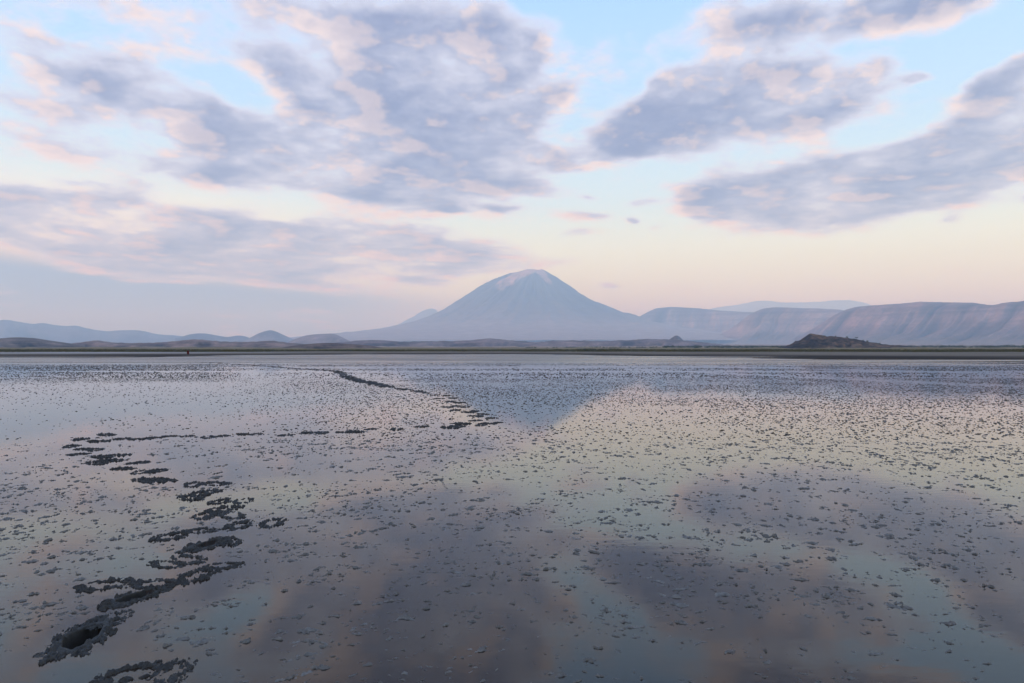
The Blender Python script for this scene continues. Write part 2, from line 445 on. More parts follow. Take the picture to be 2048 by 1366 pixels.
# left blue ranges
ridge('mountain_range', [(-700, 640, 19000), (-400, 622, 19000), (-200, 640, 19000), (-60, 650, 19000), (0, 641, 19000), (14, 640, 19000), (35, 643.5, 19000), (65, 648, 19000), (85, 646.5, 19000), (128, 652, 19000), (150, 651, 19000), (175, 657, 19000),
      (212, 662, 19000), (258, 660, 19000), (285, 662, 19000), (320, 669, 19000), (352, 671, 19000), (400, 678, 19000)], 3500, 2500, LIL,
      'long blue hazy mountain range stepping down along the left horizon', 'mountain', 7, .04, .16, 1.6, 420, 80)
ridge('far_hill', [(350, 676, 15000), (385, 668, 15000), (410, 667, 15000), (435, 671, 15000), (455, 674, 15000), (480, 671, 15000), (500, 676, 15000), (530, 684, 15000)], 2000, 1500, LIL,
      'low blue double-humped hill left of the small blue cone', 'hill', 8, .04, .10)
ridge('far_hill', [(480, 684, 13000), (505, 673, 13000), (522, 665, 13000), (537, 661, 13000), (548, 662, 13000), (565, 669, 13000), (590, 680, 13000), (610, 685, 13000)], 1600, 1200, (.15, .12, .11),
      'small blue cone-shaped hill on the left horizon', 'hill', 9, .03, .10, nu=120)
ridge('far_hill', [(570, 686, 10000), (590, 678, 10000), (612, 671, 10000), (640, 668, 10000), (668, 668, 10000), (685, 675, 10000), (700, 682, 10000), (715, 687, 10000)], 1500, 1200, (.18, .12, .10),
      'low flat-topped lilac hill left of the volcano', 'hill', 10, .03, .10, nu=120)

# volcano: radial height field, outline on the left and right taken separately
VD, VX = 22000.0, (1072 - CX) / F * 22000.0
mpp = VD / F
Lp = [(0, 538), (14, 539), (42, 545), (72, 553), (97, 565), (132, 585), (167, 607), (202, 627), (242, 643), (312, 659), (392, 670), (520, 683), (640, 690)]
Rp = [(0, 538), (14, 540), (30, 548), (50, 561), (78, 580), (108, 598), (138, 612), (178, 626), (218, 638), (258, 649), (328, 662), (430, 674), (640, 688)]
nth, nr = 440, 190
th = np.linspace(0, 2 * np.pi, nth); rr = np.linspace(0, 1, nr) ** 1.35 * 640
T_, R_ = np.meshgrid(th, rr, indexing='ij')
zl = EYE + (HY - spl([p[0] for p in Lp], [p[1] for p in Lp], R_)) * mpp
zr = EYE + (HY - spl([p[0] for p in Rp], [p[1] for p in Rp], R_)) * mpp
wl = .5 - .5 * np.cos(T_)          # T=0 -> +X (right)
wl = sstep(.1, .9, wl)
zv = zl * wl + zr * (1 - wl)
gl = ridged(T_ / (2 * np.pi) * 34 + .25 * fbm(R_ / 60., T_ * 3, 3, 3), R_ / 400., 61, 4) - .62
gl2 = ridged(T_ / (2 * np.pi) * 90, R_ / 120., 67, 3) - .62
genv = sstep(15, 90, R_) * (1 - sstep(180, 420, R_))
zv = zv + ((gl - .26) * 170 + (gl2 - .26) * 70) * genv + (fbm(R_ * np.cos(T_) / 18., R_ * np.sin(T_) / 18., 71, 5) - .5) * 70 * sstep(8, 50, R_) * (1 - sstep(300, 600, R_) * .7)
rimn = fbm(np.cos(T_) * 2, np.sin(T_) * 2, 73, 4)
zv = zv - 90 * sstep(13, 5, R_) + (rimn - .5) * 60 * np.exp(-((R_ - 14) / 9.) ** 2)
Xv = VX + R_ * mpp * np.cos(T_); Yv = VD + R_ * mpp * np.sin(T_)
col = np.broadcast_to(np.array([.075, .075, .07]), Xv.shape + (3,)).copy()
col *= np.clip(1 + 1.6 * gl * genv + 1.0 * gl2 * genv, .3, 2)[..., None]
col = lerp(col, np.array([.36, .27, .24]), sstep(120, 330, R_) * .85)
# pale lava and ashes, tongues down gullies; front-left sunlit patches painted into the colour
ash_sunlit = sstep(0, .35, (1 - R_ / (24 + 105 * np.exp(-((T_ - 1.30 * np.pi) / .36) ** 2) + 50 * np.exp(-((T_ - 1.6 * np.pi) / .3) ** 2) + 40 * gl)) + .55 * (fbm(R_ * np.cos(T_) / 8., R_ * np.sin(T_) / 8., 83, 4) - .5))
col = lerp(col, np.array([.64, .38, .30]), ash_sunlit * .85)
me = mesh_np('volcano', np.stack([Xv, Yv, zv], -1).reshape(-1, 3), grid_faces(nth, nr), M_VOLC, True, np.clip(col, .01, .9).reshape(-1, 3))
tag(link('volcano', me), 'tall hazy blue volcano with pale ashy blunt summit and sunlit patches painted on it', 'volcano', kind='structure')

# unseen mountain east of the lake, added to keep the flat in shade
r2 = np.linspace(0, 1, 60); t2 = np.linspace(0, 2 * np.pi, 160); T2, R2 = np.meshgrid(t2, r2, indexing='ij')
h2 = 1950 * np.clip(1 - R2, 0, 1) ** 1.25 * (.85 + .3 * fbm(np.cos(T2) * R2 * 5, np.sin(T2) * R2 * 5, 140, 5)) + (ridged(T2 / (2 * np.pi) * 26, R2 * 2, 143, 3) - .62) * 260 * np.sin(np.pi * R2)
me = mesh_np('mountain', np.stack([-13500 + 8200 * R2 * np.cos(T2), -1500 + 8200 * R2 * np.sin(T2), h2 - 2.5], -1).reshape(-1, 3), grid_faces(160, 60), M_VOLC, True,
             np.broadcast_to(np.array([.11, .095, .08]), (160 * 60, 3)))
tag(link('mountain', me), 'unseen dark mountain east of the lake, added beyond the left edge for its shade', 'mountain', kind='structure')

# low hills between the shore and the mountains
ridge('low_hill', [(640, 690, 5200), (680, 684, 5200), (750, 680, 5200), (800, 683, 5200), (850, 682.5, 5200), (905, 682, 5200), (945, 680, 5200), (975, 677, 5200), (1005, 679, 5200), (1040, 682, 5200), (1075, 684, 5200), (1110, 681, 5200), (1160, 681, 5200),
      (1200, 682, 5200), (1260, 680, 5200), (1300, 678, 5200), (1345, 679, 5200), (1400, 684, 5200), (1460, 690, 5200)], 1300, 1000, (.15, .105, .095),
      'long low purple hills in front of the volcano foot', 'hill', 12, .16, .20, 2.2, 420, 60, crestj=.10)
ridge('low_hill', [(1050, 692, 5000), (1065, 688, 5000), (1078, 687, 5000), (1092, 690, 5000), (1105, 693, 5000)], 500, 400, (.10, .08, .075),
      'tiny dark knoll below the centre of the volcano', 'hill', 13, .1, .1, nu=60, nv=40)
ridge('low_hill', [(1318, 690, 5600), (1335, 682, 5600), (1346, 674, 5600), (1353, 671, 5600), (1360, 674, 5600), (1370, 684, 5600), (1384, 690, 5600)], 500, 400, (.12, .095, .09),
      'small dark grey pointed knoll between volcano and escarpment', 'hill', 14, .1, .12, nu=90, nv=40)
ridge('low_hill', [(-500, 690, 2900), (-300, 676, 2900), (-120, 684, 2900), (-30, 680, 2900), (0, 677, 2900), (28, 675, 2900), (65, 676, 2900), (100, 681, 2900), (135, 686, 2900), (170, 690, 2900)], 650, 500, (.135, .098, .08),
      'brown rounded hill at the far left edge behind the grass', 'hill', 15, .10, .14, 1.6, 300, 60)
ridge('low_hill', [(110, 691, 3600), (160, 685, 3600), (195, 681, 3600), (225, 685, 3600), (285, 686, 3600), (330, 684, 3600), (375, 680, 3600), (395, 679, 3600), (430, 682, 3600), (480, 684, 3600), (545, 682, 3600), (580, 686, 3600), (640, 690, 3600), (700, 692, 3600)], 1100, 900, (.19, .125, .10),
      'low rolling brown hills on the left behind the grass', 'hill', 16, .14, .16, 2.0, 320, 60, crestj=.10)
ridge('low_hill', [(550, 697, 2100), (590, 691, 2100), (630, 687, 2100), (665, 686, 2100), (700, 688, 2100), (740, 691, 2100), (775, 697, 2100)], 420, 350, (.13, .085, .065),
      'dark reddish low mound left of centre just behind the shore', 'hill', 17, .14, .14, 1.4, 200, 60)

# dark rocky hill on the right
HD = 1750.0
HP = [(1530, 702, HD), (1556, 697, HD), (1572, 692, HD), (1584, 688, HD), (1590, 683, HD), (1601, 680, HD), (1609, 674, HD), (1617, 669, HD), (1626, 667, HD), (1637, 669, HD), (1648, 672, HD), (1668, 673, HD), (1690, 674.5, HD), (1705, 677, HD), (1722, 681, HD),
      (1740, 684.5, HD), (1757, 687, HD), (1780, 689.5, HD), (1810, 692, HD), (1850, 694.5, HD), (1900, 697, HD), (1950, 701, HD)]
def rocky(c, X, D, Z, a, g, H):
    n = fbm(X / 14., D / 14., 91, 5); n2 = fbm(X / 45., D / 45., 95, 4)
    k = sstep(.44, .60, n * .5 + n2 * .5)
    c = lerp(c, np.array([.040, .026, .019]), k)
    return lerp(c, np.array([.20, .145, .07]), sstep(.72, .98, a) * .6)
ridge('rocky_hill', HP, 170, 150, (.115, .066, .038), 'dark rocky brown hill at right in front of the escarpment', 'hill', 18, .16, .14, 1.5, 420, 110, M_ROCK, crestj=.10, shape=1.0, tint=rocky)
ridge('low_hill', [(1800, 701, 1500), (1850, 697, 1500), (1900, 696, 1500), (1960, 696, 1500), (2010, 697, 1500), (2070, 697, 1500), (2150, 701, 1500)], 120, 100, (.14, .10, .055),
      'low tawny rise right of the dark rocky hill', 'hill', 19, .14, .14, 1.4, 160, 50)

# ------------------------------------------------------------------ vegetation
def leaf_cloud(n, centres, radii, size, rng):
    """many small leaf faces spread through ellipsoid clumps"""
    k = rng.integers(0, len(centres), n)
    d = rng.normal(size=(n, 3)); d /= np.linalg.norm(d, axis=1)[:, None]
    p = np.asarray(centres)[k] + d * np.asarray(radii)[k] * (rng.random((n, 1)) ** .45)
    a = rng.normal(size=(n, 3)); a /= np.linalg.norm(a, axis=1)[:, None]
    b = np.cross(a, rng.normal(size=(n, 3))); b /= np.linalg.norm(b, axis=1)[:, None] + 1e-6
    s = size * (0.6 + .8 * rng.random((n, 1)))
    v = np.stack([p - a * s, p + b * s * .6, p + a * s, p - b * s * .6], 1).reshape(-1, 3)
    return v, np.arange(4 * n).reshape(-1, 4)
def tube(path, radii, seg=6):
    path = np.asarray(path, float); vs = []; fs = []
    for i, (p, r) in enumerate(zip(path, radii)):
        t = path[min(i + 1, len(path) - 1)] - path[max(i - 1, 0)]; t /= np.linalg.norm(t) + 1e-9
        u = np.cross(t, (0.3, 1, 0.1)); u /= np.linalg.norm(u); w = np.cross(t, u)
        for k in range(seg):
            an = 2 * np.pi * k / seg; vs.append(p + r * (np.cos(an) * u + np.sin(an) * w))
    for i in range(len(path) - 1):
        for k in range(seg):
            a = i * seg + k; b = i * seg + (k + 1) % seg; fs.append((a, b, b + seg, a + seg))
    return np.array(vs), np.array(fs)
def join(parts):
    vs = []; fs = []; o = 0
    for v, f in parts: vs.append(v); fs.append(np.asarray(f) + o); o += len(v)
    return np.concatenate(vs), np.concatenate(fs)
def acacia(h, w, seed, flat=.18, n=420):
    rng = np.random.default_rng(seed)
    th = h * (.62 if flat < .3 else .35)
    parts = [tube([(0, 0, -.5), (.04 * h, .02 * h, th * .5), (0, 0, th)], [.045 * h, .035 * h, .028 * h])]
    cs = []; rs = []
    for k in range(7):
        an = k * 2.4 + rng.random(); r = w * .5 * (0.25 + .55 * rng.random())
        c = np.array([math.cos(an) * r, math.sin(an) * r, h * (1 - flat) - rng.random() * h * flat * .6])
        parts.append(tube([(0, 0, th * .9), c * (.55, .55, 0) + (0, 0, (th + c[2]) / 2), c], [.02 * h, .014 * h, .008 * h], 5))
        cs.append(c); rs.append((w * .24, w * .24, h * flat * (.7 + .5 * rng.random())))
    return join(parts), leaf_cloud(n, cs, rs, .045 * h + .08, rng)
def tree(name, h, w, seed, loc, label, cat, group, flat=.18, n=420):
    (tv, tf), (lv, lf) = acacia(h, w, seed, flat, n)
    e = bpy.data.objects.new(name, None); COL.objects.link(e); e.location = loc
    tag(e, label, cat, group)
    link('trunk', mesh_np('trunk', tv, tf, M_BARK), e); link('crown', mesh_np('crown', lv, lf, M_LEAF, False), e)
    return e
def crest_at(px):
    xs = [p[0] for p in HP]; py = float(spl(xs, [p[1] for p in HP], np.array([px]))[0])
    return (px - CX) / F * HD, HD, EYE + (HY - py) / F * HD
for px, h, w, flat, lab in [(1712, 6.5, 8.0, .16, 'flat-topped acacia alone against the escarpment on the hill shoulder'),
                       (1648, 3.0, 4.0, .4, 'small bush just right of the rocky hill summit'),
                       (1670, 3.6, 4.5, .35, 'bush midway along the hill top left of the double bush'),
                       (1693, 4.2, 5.0, .4, 'bush left of the flat-topped acacia on the hill top'),
                       (1725, 4.0, 5.5, .4, 'bush just below and right of the flat-topped acacia'),
                       (1734, 4.6, 5.5, .4, 'rounded dense bush halfway down the hill right shoulder'),
                       (1758, 3.6, 5.0, .4, 'lowest bush on the right slope of the rocky hill'),
                       (1590, 3.2, 4.0, .4, 'bush on the rocks of the left hill flank'),
                       (1566, 4.2, 6.0, .35, 'bush at the left foot of the rocky hill')]:
    x, y, z = crest_at(px)
    tree('acacia_tree' if flat < .3 else 'bush', h, w, int(px), (x, y - 3, z - 1.2), lab, 'tree' if flat < .3 else 'bush', 'trees and bushes on the rocky hill', flat, 500)
# dark thickets on the grass right of centre
for i, (px, py, D, w, h, lab) in enumerate([(1071, 699.2, 900, 9, 1.6, 'leftmost low dark thicket on the pale grass below the volcano'),
                                 (1115, 699.2, 900, 8.5, 1.7, 'second low dark thicket from the left on the pale grass'),
                                 (1165, 699.4, 880, 13, 2.2, 'wide dark thicket, third from the left, on the pale grass'),
                                 (1184, 699.2, 890, 9, 2.0, 'dark thicket touching the right end of the wide third one'),
                                 (1206, 699.2, 900, 9, 1.9, 'dark thicket, second from the right, on the pale grass'),
                                 (1230, 699.2, 900, 14, 2.3, 'rightmost wide dark thicket on the pale grass')]):
    x = (px - CX) / F * D; rng = np.random.default_rng(300 + i)
    e = bpy.data.objects.new('thicket', None); COL.objects.link(e); e.location = (x, D, float(ground_z(np.array(x), np.array(D * 1.0))) - .1)
    tag(e, lab, 'thicket', 'thickets on the shore grass')
    cs = [((rng.random() - .5) * w, (rng.random() - .5) * w * .6, h * (.35 + .3 * rng.random())) for k in range(14)]
    rs = [(w * .13, w * .13, h * .42)] * 14
    v, f = leaf_cloud(700, cs, rs, .22, rng)
    link('foliage', mesh_np('foliage', v, f, M_LEAF, False), e)
    st = join([tube([(c[0] * .8, c[1] * .8, -.3), (c[0], c[1], c[2])], [.07, .03], 5) for c in cs])
    link('stems', mesh_np('stems', st[0], st[1], M_BARK), e)['kind'] = 'stuff'
# far belt of acacia wood along the plain: one mass
rng = np.random.default_rng(5)
cs = []; rs = []
def belt(pxa, pxb, Da, Db, n, h):
    for k in range(n):
        px = pxa + (pxb - pxa) * rng.random(); D = Da + (Db - Da) * rng.random(); x = (px - CX) / F * D
        z = float(ground_z(np.array(x), np.array(D))); hh = h * (.55 + .8 * rng.random())
        cs.append((x, D, z + hh * .5)); rs.append((hh * (.7 + .8 * rng.random()), hh * .8, hh * .5))
belt(1330, 1580, 2000, 3400, 330, 7.0); belt(1690, 2300, 1900, 3400, 700, 8.0); belt(1130, 1360, 2200, 3200, 110, 4.0); belt(1020, 1200, 2400, 3000, 30, 3.0)
v, f = leaf_cloud(70000, cs, rs, 1.0, rng)
tag(link('distant_woodland', mesh_np('distant_woodland', v, f, M_LEAF, False)), 'dark green belt of low far-off trees along the right plain', 'woodland', kind='stuff')
# shore grass
n = 26000
s = rng.uniform(-.85, .85, n); b = 345 + 420 * rng.random(n) ** 1.3; D = shore_dist(s) + b; X = s * D
keep = fbm(X / 60., D / 25., 55, 4) > .40; X = X[keep]; D = D[keep]; n = len(X)
z = ground_z(X, D); hgt = rng.uniform(.3, 1.1, n) * (.5 + fbm(X / 25., D / 25., 58, 3)); wd = rng.uniform(.5, 1.6, n); an = rng.uniform(-.7, .7, n)
vx = np.cos(an) * wd; vy = np.sin(an) * wd
v = np.stack([np.stack([X - vx, D - vy, z - .1], 1), np.stack([X + vx, D + vy, z - .1], 1),
              np.stack([X + vx * .5, D + vy * .5 + .1, z + hgt * .8], 1), np.stack([X - vx * .2, D - vy * .2 + .1, z + hgt], 1)], 1).reshape(-1, 3)
tag(link('shore_grass', mesh_np('shore_grass', v, np.arange(4 * n).reshape(-1, 4), M_GRASS, False)), 'strip of olive green grass along the far shore', 'grass', kind='stuff')

# ------------------------------------------------------------------ wet mudflat (water film over mud), with the near footprints pressed in
NEAR = [  # px, py, heading (rad from +Y, ground), length scale, rim height, hole depth
    (167, 1272, .10, 1.5, .034, .30), (272, 1192, -.45, 1.2, .034, .28), (416, 1088, -.40, 1.25, .034, .28)]
holes = [gpos(a, b) for a, b, *_ in NEAR]
x0, x1, y0, y1 = -3.0, -1.9, 3.6, 6.6
gx = np.linspace(x0, x1, 150); gy = np.linspace(y0, y1, 400)
GX, GY = np.meshgrid(gx, gy, indexing='ij'); GZ = np.zeros_like(GX)
for (hx, hy), (_, _, hd, L, *_r) in zip(holes, NEAR):
    cu, su = math.cos(hd), math.sin(hd); lx = (GX - hx) * cu + (GY - hy) * su; ly = -(GX - hx) * su + (GY - hy) * cu
    rr_ = np.hypot(lx / (.23 * L * .23), ly / (.23 * L * .5))
    GZ = np.minimum(GZ, np.where(rr_ < 1.0, -.42, 0.0))
pv = np.stack([GX, GY, GZ], -1).reshape(-1, 3); pf = grid_faces(150, 400)
ov = []; of = []
R = 900.0
def rect(a, b, c, d):
    k = len(ov); ov.extend([(a, c, 0), (b, c, 0), (b, d, 0), (a, d, 0)]); of.append((k, k + 1, k + 2, k + 3))
rect(-R, R, -60, y0); rect(-R, x0, y0, y1); rect(x1, R, y0, y1); rect(-R, R, y1, 460)
V, Fc = join([(pv, pf), (np.array(ov, float), np.array(of))])
tag(link('mudflat', mesh_np('mudflat', V, Fc, M_WET)), 'mirror-wet grey mudflat reflecting the cloudy sky', 'mudflat', kind='structure')

# ------------------------------------------------------------------ footprints
def print_mesh(name, seed, L, rim, depth, res, spread=2.6, ragged=1.0):
    """one step in deep mud: an oval hole, clods squeezed up round it and crumbs thrown farther out"""
    rg = np.random.default_rng(seed)
    w = L * .60 if depth < .02 else L * .46
    u = np.linspace(-spread, spread, res)
    U, Vv = np.meshgrid(u, u, indexing='ij')          # in units of (half-width, half-length)
    x = U * w * .5; y = Vv * L * .5
    wob = 1 + .6 * (fbm(U * .9 + 3, Vv * .9, seed, 3) - .5)
    r = np.hypot(U, Vv) * wob
    wx = (fbm(U * 2.2, Vv * 2.2, seed + 31, 3) - .5) * .9; wy = (fbm(U * 2.2 + 9, Vv * 2.2, seed + 37, 3) - .5) * .9
    z = np.full_like(U, 0.0)
    a0 = rg.uniform(0, 6.28)
    for k in range(int(62 * ragged)):
        an = a0 + rg.normal(0, 1.25) + (np.pi if k % 3 == 0 else 0); rc = 1.12 + abs(rg.normal(0, .42))
        if k > 44: rc = rg.uniform(1.3, spread - .4)
        cx, cy = np.cos(an) * rc, np.sin(an) * rc
        far_ = np.clip((rc - 1.0) / 1.4, 0, 1)
        sx, sy = rg.uniform(.13, .44) * (1 - .45 * far_), rg.uniform(.08, .26) * (1 - .45 * far_)
        t = rg.uniform(0, 3.14); c, sn = np.cos(t), np.sin(t)
        p = ((U + wx - cx) * c + (Vv + wy - cy) * sn) / sx; q_ = (-(U + wx - cx) * sn + (Vv + wy - cy) * c) / sy
        z = np.maximum(z, np.clip(1 - (p * p + q_ * q_), 0, 1) ** .75 * rg.uniform(.35, 1.15) * (1 - .6 * far_))
    n = fbm(U * 5, Vv * 5, seed + 5, 4, .6); m2 = ridged(U * 4.6, Vv * 4.6, seed + 17, 3)
    z = z * (.32 + .75 * m2 + .8 * (n - .5)) + (fbm(U * 13, Vv * 13, seed + 21, 3) - .5) * .14 * (z > .05)
    z = rim * z - .0045
    if depth > .02:
        hole = sstep(1.0, .72, r)
        lip = np.exp(-((r - 1.05) / .22) ** 2) * rim * .35 * (.4 + 1.2 * n)
        z = np.maximum(z, lip - .0045)
        z = z * (1 - hole) + hole * (-depth + .035 * (n - .5))
    keep_v = (z > -.004) | ((np.hypot(U, Vv) < 1.4) & (depth > .02))
    kf = keep_v[:-1, :-1] | keep_v[1:, :-1] | keep_v[:-1, 1:] | keep_v[1:, 1:]
    v, f = compact(np.stack([x, y, z], -1).reshape(-1, 3), grid_faces(res, res, kf))
    return mesh_np(name, v, f, M_CHURN)
ORD = ['first', 'second', 'third', 'fourth', 'fifth', 'sixth', 'seventh', 'eighth', 'ninth', 'tenth', 'eleventh', 'twelfth', 'thirteenth', 'fourteenth',
       'fifteenth', 'sixteenth', 'seventeenth', 'eighteenth', 'nineteenth', 'twentieth', '21st', '22nd', '23rd', '24th', '25th', '26th', '27th', '28th', '29th', '30th',
       '31st', '32nd', '33rd', '34th', '35th', '36th', '37th', '38th', '39th', '40th', '41st', '42nd', '43rd', '44th', '45th']
GP = 'footprints of the winding trail'
near_lab = ['nearest deep footprint hole with a puddle in its floor, at bottom left',
            'second deep footprint hole with heaped dark rim, above the puddled one',
            'third deep footprint hole with black hollow, where the trail bends']
for i, ((px, py, hd, L, rim, dep), (hx, hy)) in enumerate(zip(NEAR, holes)):
    e = link('footprint', print_mesh('footprint', 100 + i, .23 * L, rim, dep, 170, 2.3, 1.5), None, (hx, hy, 0), hd)
    tag(e, near_lab[i], 'footprint', GP)
    if i == 0:
        an = np.linspace(0, 2 * np.pi, 25)[:-1]
        rad = 1 + .15 * np.sin(an * 3 + 1)
        pv = np.concatenate([[(0, 0, 0)], np.stack([np.cos(an) * rad * .06, np.sin(an) * rad * .13, 0 * an], 1)])
        me = bpy.data.meshes.new('puddle'); me.from_pydata([tuple(p) for p in pv], [], [(0, 1 + k, 1 + (k + 1) % 24) for k in range(24)]); me.materials.append(M_WET)
        link('puddle', me, e, (0, 0, -.20))
shallow = [print_mesh('footprint', 200 + k, .19, .030, .0, 90, 2.5, 1.2) for k in range(7)]
mid = [print_mesh('footprint', 300 + k, .20, .034, .0, 56, 2.3, 1.2) for k in range(8)]
fart = [print_mesh('footprint', 400 + k, .25, .045, .0, 22, 2.0, 1.3) for k in range(5)]
SEG = [
    ('churned mud footprint, {} of the near zigzag counted from the deep holes', shallow, [(262, 1345), (345, 1340), (228, 1236), (318, 1166), (375, 1118), (460, 1082), (395, 1150), (338, 1128), (445, 1130), (215, 1168), (345, 1071), (404, 1060), (480, 1049), (545, 1045),
      (466, 1030), (410, 1030), (450, 1017), (442, 1002), (487, 1001), (383, 995), (410, 985), (387, 969), (430, 967)]),
    ('dark muddy footprint, {} on the left loop counted from the near zigzag', mid, [(320, 961), (297, 959), (316, 941), (281, 944), (246, 937), (280, 925), (222, 921), (194, 926), (232, 911), (204, 913), (160, 908),
      (193, 899), (170, 898), (145, 892), (163, 878), (199, 882), (213, 869), (246, 877)]),
    ('dark muddy footprint, {} from the left on the level stretch running right', mid, [(281, 878), (312, 875), (344, 872), (376, 872), (417, 874), (445, 872), (486, 868), (513, 868), (571, 870), (624, 865), (645, 865), (692, 864), (712, 863), (743, 858),
      (794, 858), (844, 853), (899, 855), (915, 852)]),
    ('dark muddy footprint, {} on the right-hand curve counted from its near tip', mid, [(963, 850), (996, 845), (975, 847), (925, 847), (952, 841), (983, 836), (953, 832), (965, 828), (936, 824), (950, 822), (911, 820), (930, 814), (894, 814), (912, 812), (920, 805),
      (901, 803), (879, 797), (905, 796), (893, 791), (870, 790), (853, 786)]),
    ('small dark footprint, {} on the receding line beyond the right-hand curve', fart, [(842, 784), (833, 782), (813, 779), (805, 778), (796, 777), (783, 774.5), (774, 773), (763, 770), (752, 768), (745, 766), (735, 764.5), (728, 763), (718, 761), (711, 759), (704, 757), (698, 754.5), (692, 752), (687, 749),
      (684, 747), (681, 745), (676, 743)]),
    ('tiny dark footprint, {} on the thin far line leading to the shore', fart, [(668, 742), (655, 741), (640, 740), (625, 739), (610, 738), (596, 737), (582, 736), (568, 735), (554, 734), (540, 733), (526, 732), (512, 731), (498, 730), (484, 729), (470, 728.2), (455, 727.4), (440, 726.6), (424, 725.8), (408, 725)]),
]
TRAIL = []
for lab, meshes, pts in SEG:
    for i, (px, py) in enumerate(pts):
        x, y = gpos(px, py); TRAIL.append((x, y))
        sc = random.uniform(.85, 1.2) * (1.0 if y < 32 else 1.7)
        e = link('footprint', meshes[(i * 3 + len(pts)) % len(meshes)], None, (x, y, 0), random.uniform(-1.5, 1.5) if meshes is not fart else random.uniform(.6, 2.2), (sc, sc, sc * random.uniform(.8, 1.25)))
        tag(e, lab.format(ORD[i]), 'footprint', GP)
TRAIL = np.array(TRAIL + holes)

# ------------------------------------------------------------------ mud clumps and specks
def lump_mesh(seed, nx=26, ny=15):
    """a ragged wisp of mud, broken into crumbs"""
    u = np.linspace(-1.3, 1.3, nx); w = np.linspace(-1.3, 1.3, ny)
    U, V2 = np.meshgrid(u, w, indexing='ij')
    n = fbm(U * 1.9, V2 * 1.4, seed, 4, .65); n2 = ridged(U * 2.6, V2 * 1.8, seed + 3, 3)
    bend = 1.0 * (vnoise(U * .9 + 9, 0 * U, seed + 5) - .5)
    thin = 1.2 + 1.6 * vnoise(U * 1.1, 0 * U, seed + 7)
    r = np.hypot(U, (V2 - bend) * thin)
    z = sstep(1.05, .0, r + (n - .5) * 2.4) * (.25 + .95 * n2 * n2 + .3 * n) - .10
    z[0, :] = z[-1, :] = -.1; z[:, 0] = z[:, -1] = -.1
    keep = z > -.09; kf = keep[:-1, :-1] | keep[1:, :-1] | keep[:-1, 1:] | keep[1:, 1:]
    return compact(np.stack([U, V2, z], -1).reshape(-1, 3), grid_faces(nx, ny, kf))
LUMPS = [lump_mesh(500 + k) for k in range(34)]
LUMPS = [l for l in LUMPS if len(l[1]) > 12]
LM = [mesh_np('mud_clump', v, f, M_LUMP) for v, f in LUMPS]
def speck_density(X, D):
    """specks per square metre"""
    px = CX + F * X / D; py = HY + F * EYE / D
    d = np.full(X.shape, 27.0)
    patch = fbm(X / 3.2, D / 3.2, 901, 4)
    d *= .50 + 1.0 * sstep(.32, .66, patch)
    d *= 1 + .9 * sstep(1150, 1750, px) * sstep(1050, 860, py)             # crowded on the right
    d *= 1 - .82 * sstep(700, 420, px) * sstep(752, 775, py) * sstep(905, 850, py)   # clean mirror at the left
    d *= 1 - .55 * sstep(760, 300, px) * sstep(850, 870, py) * sstep(1000, 930, py)
    d *= 1 - .9 * np.exp(-((px - 500) / 75) ** 2 - ((py - 748) / 14) ** 2)           # smooth tongue beside the trail
    d *= 1 + 3.0 * np.exp(-((px - 280) / 190) ** 4 - ((py - 742) / 15) ** 4)         # dark patch far left
    for xs, ys in (([1040, 1350, 1560, 1985, 2300], [731, 733, 736, 747, 754]), ([1250, 1350, 1600, 1900, 2300], [738, 742, 754, 767, 782])):
        yl = np.interp(px, xs, ys, left=0, right=0); d *= 1 - .97 * np.exp(-((py - yl) / (.035 * (yl - HY) + .6)) ** 2)   # smooth drained channels
    return d
pts = []
def scatter(d0, d1, cap):
    area = .80 * (d1 ** 2 - d0 ** 2)
    n = int(area * cap)
    D = np.sqrt(RNG.uniform(d0 ** 2, d1 ** 2, n)); X = RNG.uniform(-.80, .80, n) * D
    k = RNG.random(n) * cap < speck_density(X, D) * (cap / 60.0) * (1.7 if d1 < 14 else 1.25)
    return X[k], D[k]
def orient(X, n): return np.arctan(-.25 * np.clip(X, -3.5, 3.5)) + RNG.normal(0, .45, n)
# near clumps with modelled shapes
X, D = scatter(2.6, 13.0, 44.0)
kids = RNG.integers(1, 7, len(X)); par = np.repeat(np.arange(len(X)), kids); pa = orient(X, len(X))[par]
al = RNG.normal(0, .085, len(par)); ac = RNG.normal(0, .05, len(par))
X = X[par] + np.cos(pa) * al - np.sin(pa) * ac; D = D[par] + np.sin(pa) * al + np.cos(pa) * ac; n = len(X)
dist = np.min(np.hypot(X[:, None] - TRAIL[None, :, 0], D[:, None] - TRAIL[None, :, 1]), axis=1); k = dist > .22
X = X[k]; D = D[k]; n = len(X)
ln = np.exp(RNG.normal(math.log(.0135), .60, n)); ln = np.clip(ln, .0035, .065)
asp = RNG.uniform(.35, .9, n); ht = np.clip(ln * RNG.uniform(.2, .6, n), .003, .016); rot = orient(X, n); var = RNG.integers(0, len(LUMPS), n)
order = np.argsort(-(ln / D))
ind = order[:300]; rest = order[300:]
for i in ind:
    ppx = CX + F * X[i] / D[i]; ppy = HY + F * EYE / D[i]
    where = ('left of the deep footprint holes' if X[i] < -2.5 else 'just right of the footprints' if ppx < 720 else
             'left of the frame centre' if ppx < 1024 else 'right of the frame centre' if ppx < 1400 else 'toward the right edge')
    row = 'along the bottom edge' if ppy > 1240 else 'in the lower foreground' if ppy > 1080 else 'in the middle foreground'
    size = 'broad' if ln[i] > .045 else 'small'
    zone = f'{size} ragged grey mud clump {row}, {where}'
    o = link('mud_clump', LM[var[i]], None, (float(X[i]), float(D[i]), 0.0), float(rot[i]), (float(ln[i]), float(ln[i] * asp[i]), float(ht[i])))
    tag(o, zone, 'mud clump', 'mud clumps on the near flat')
vs = []; fs = []; off_ = 0
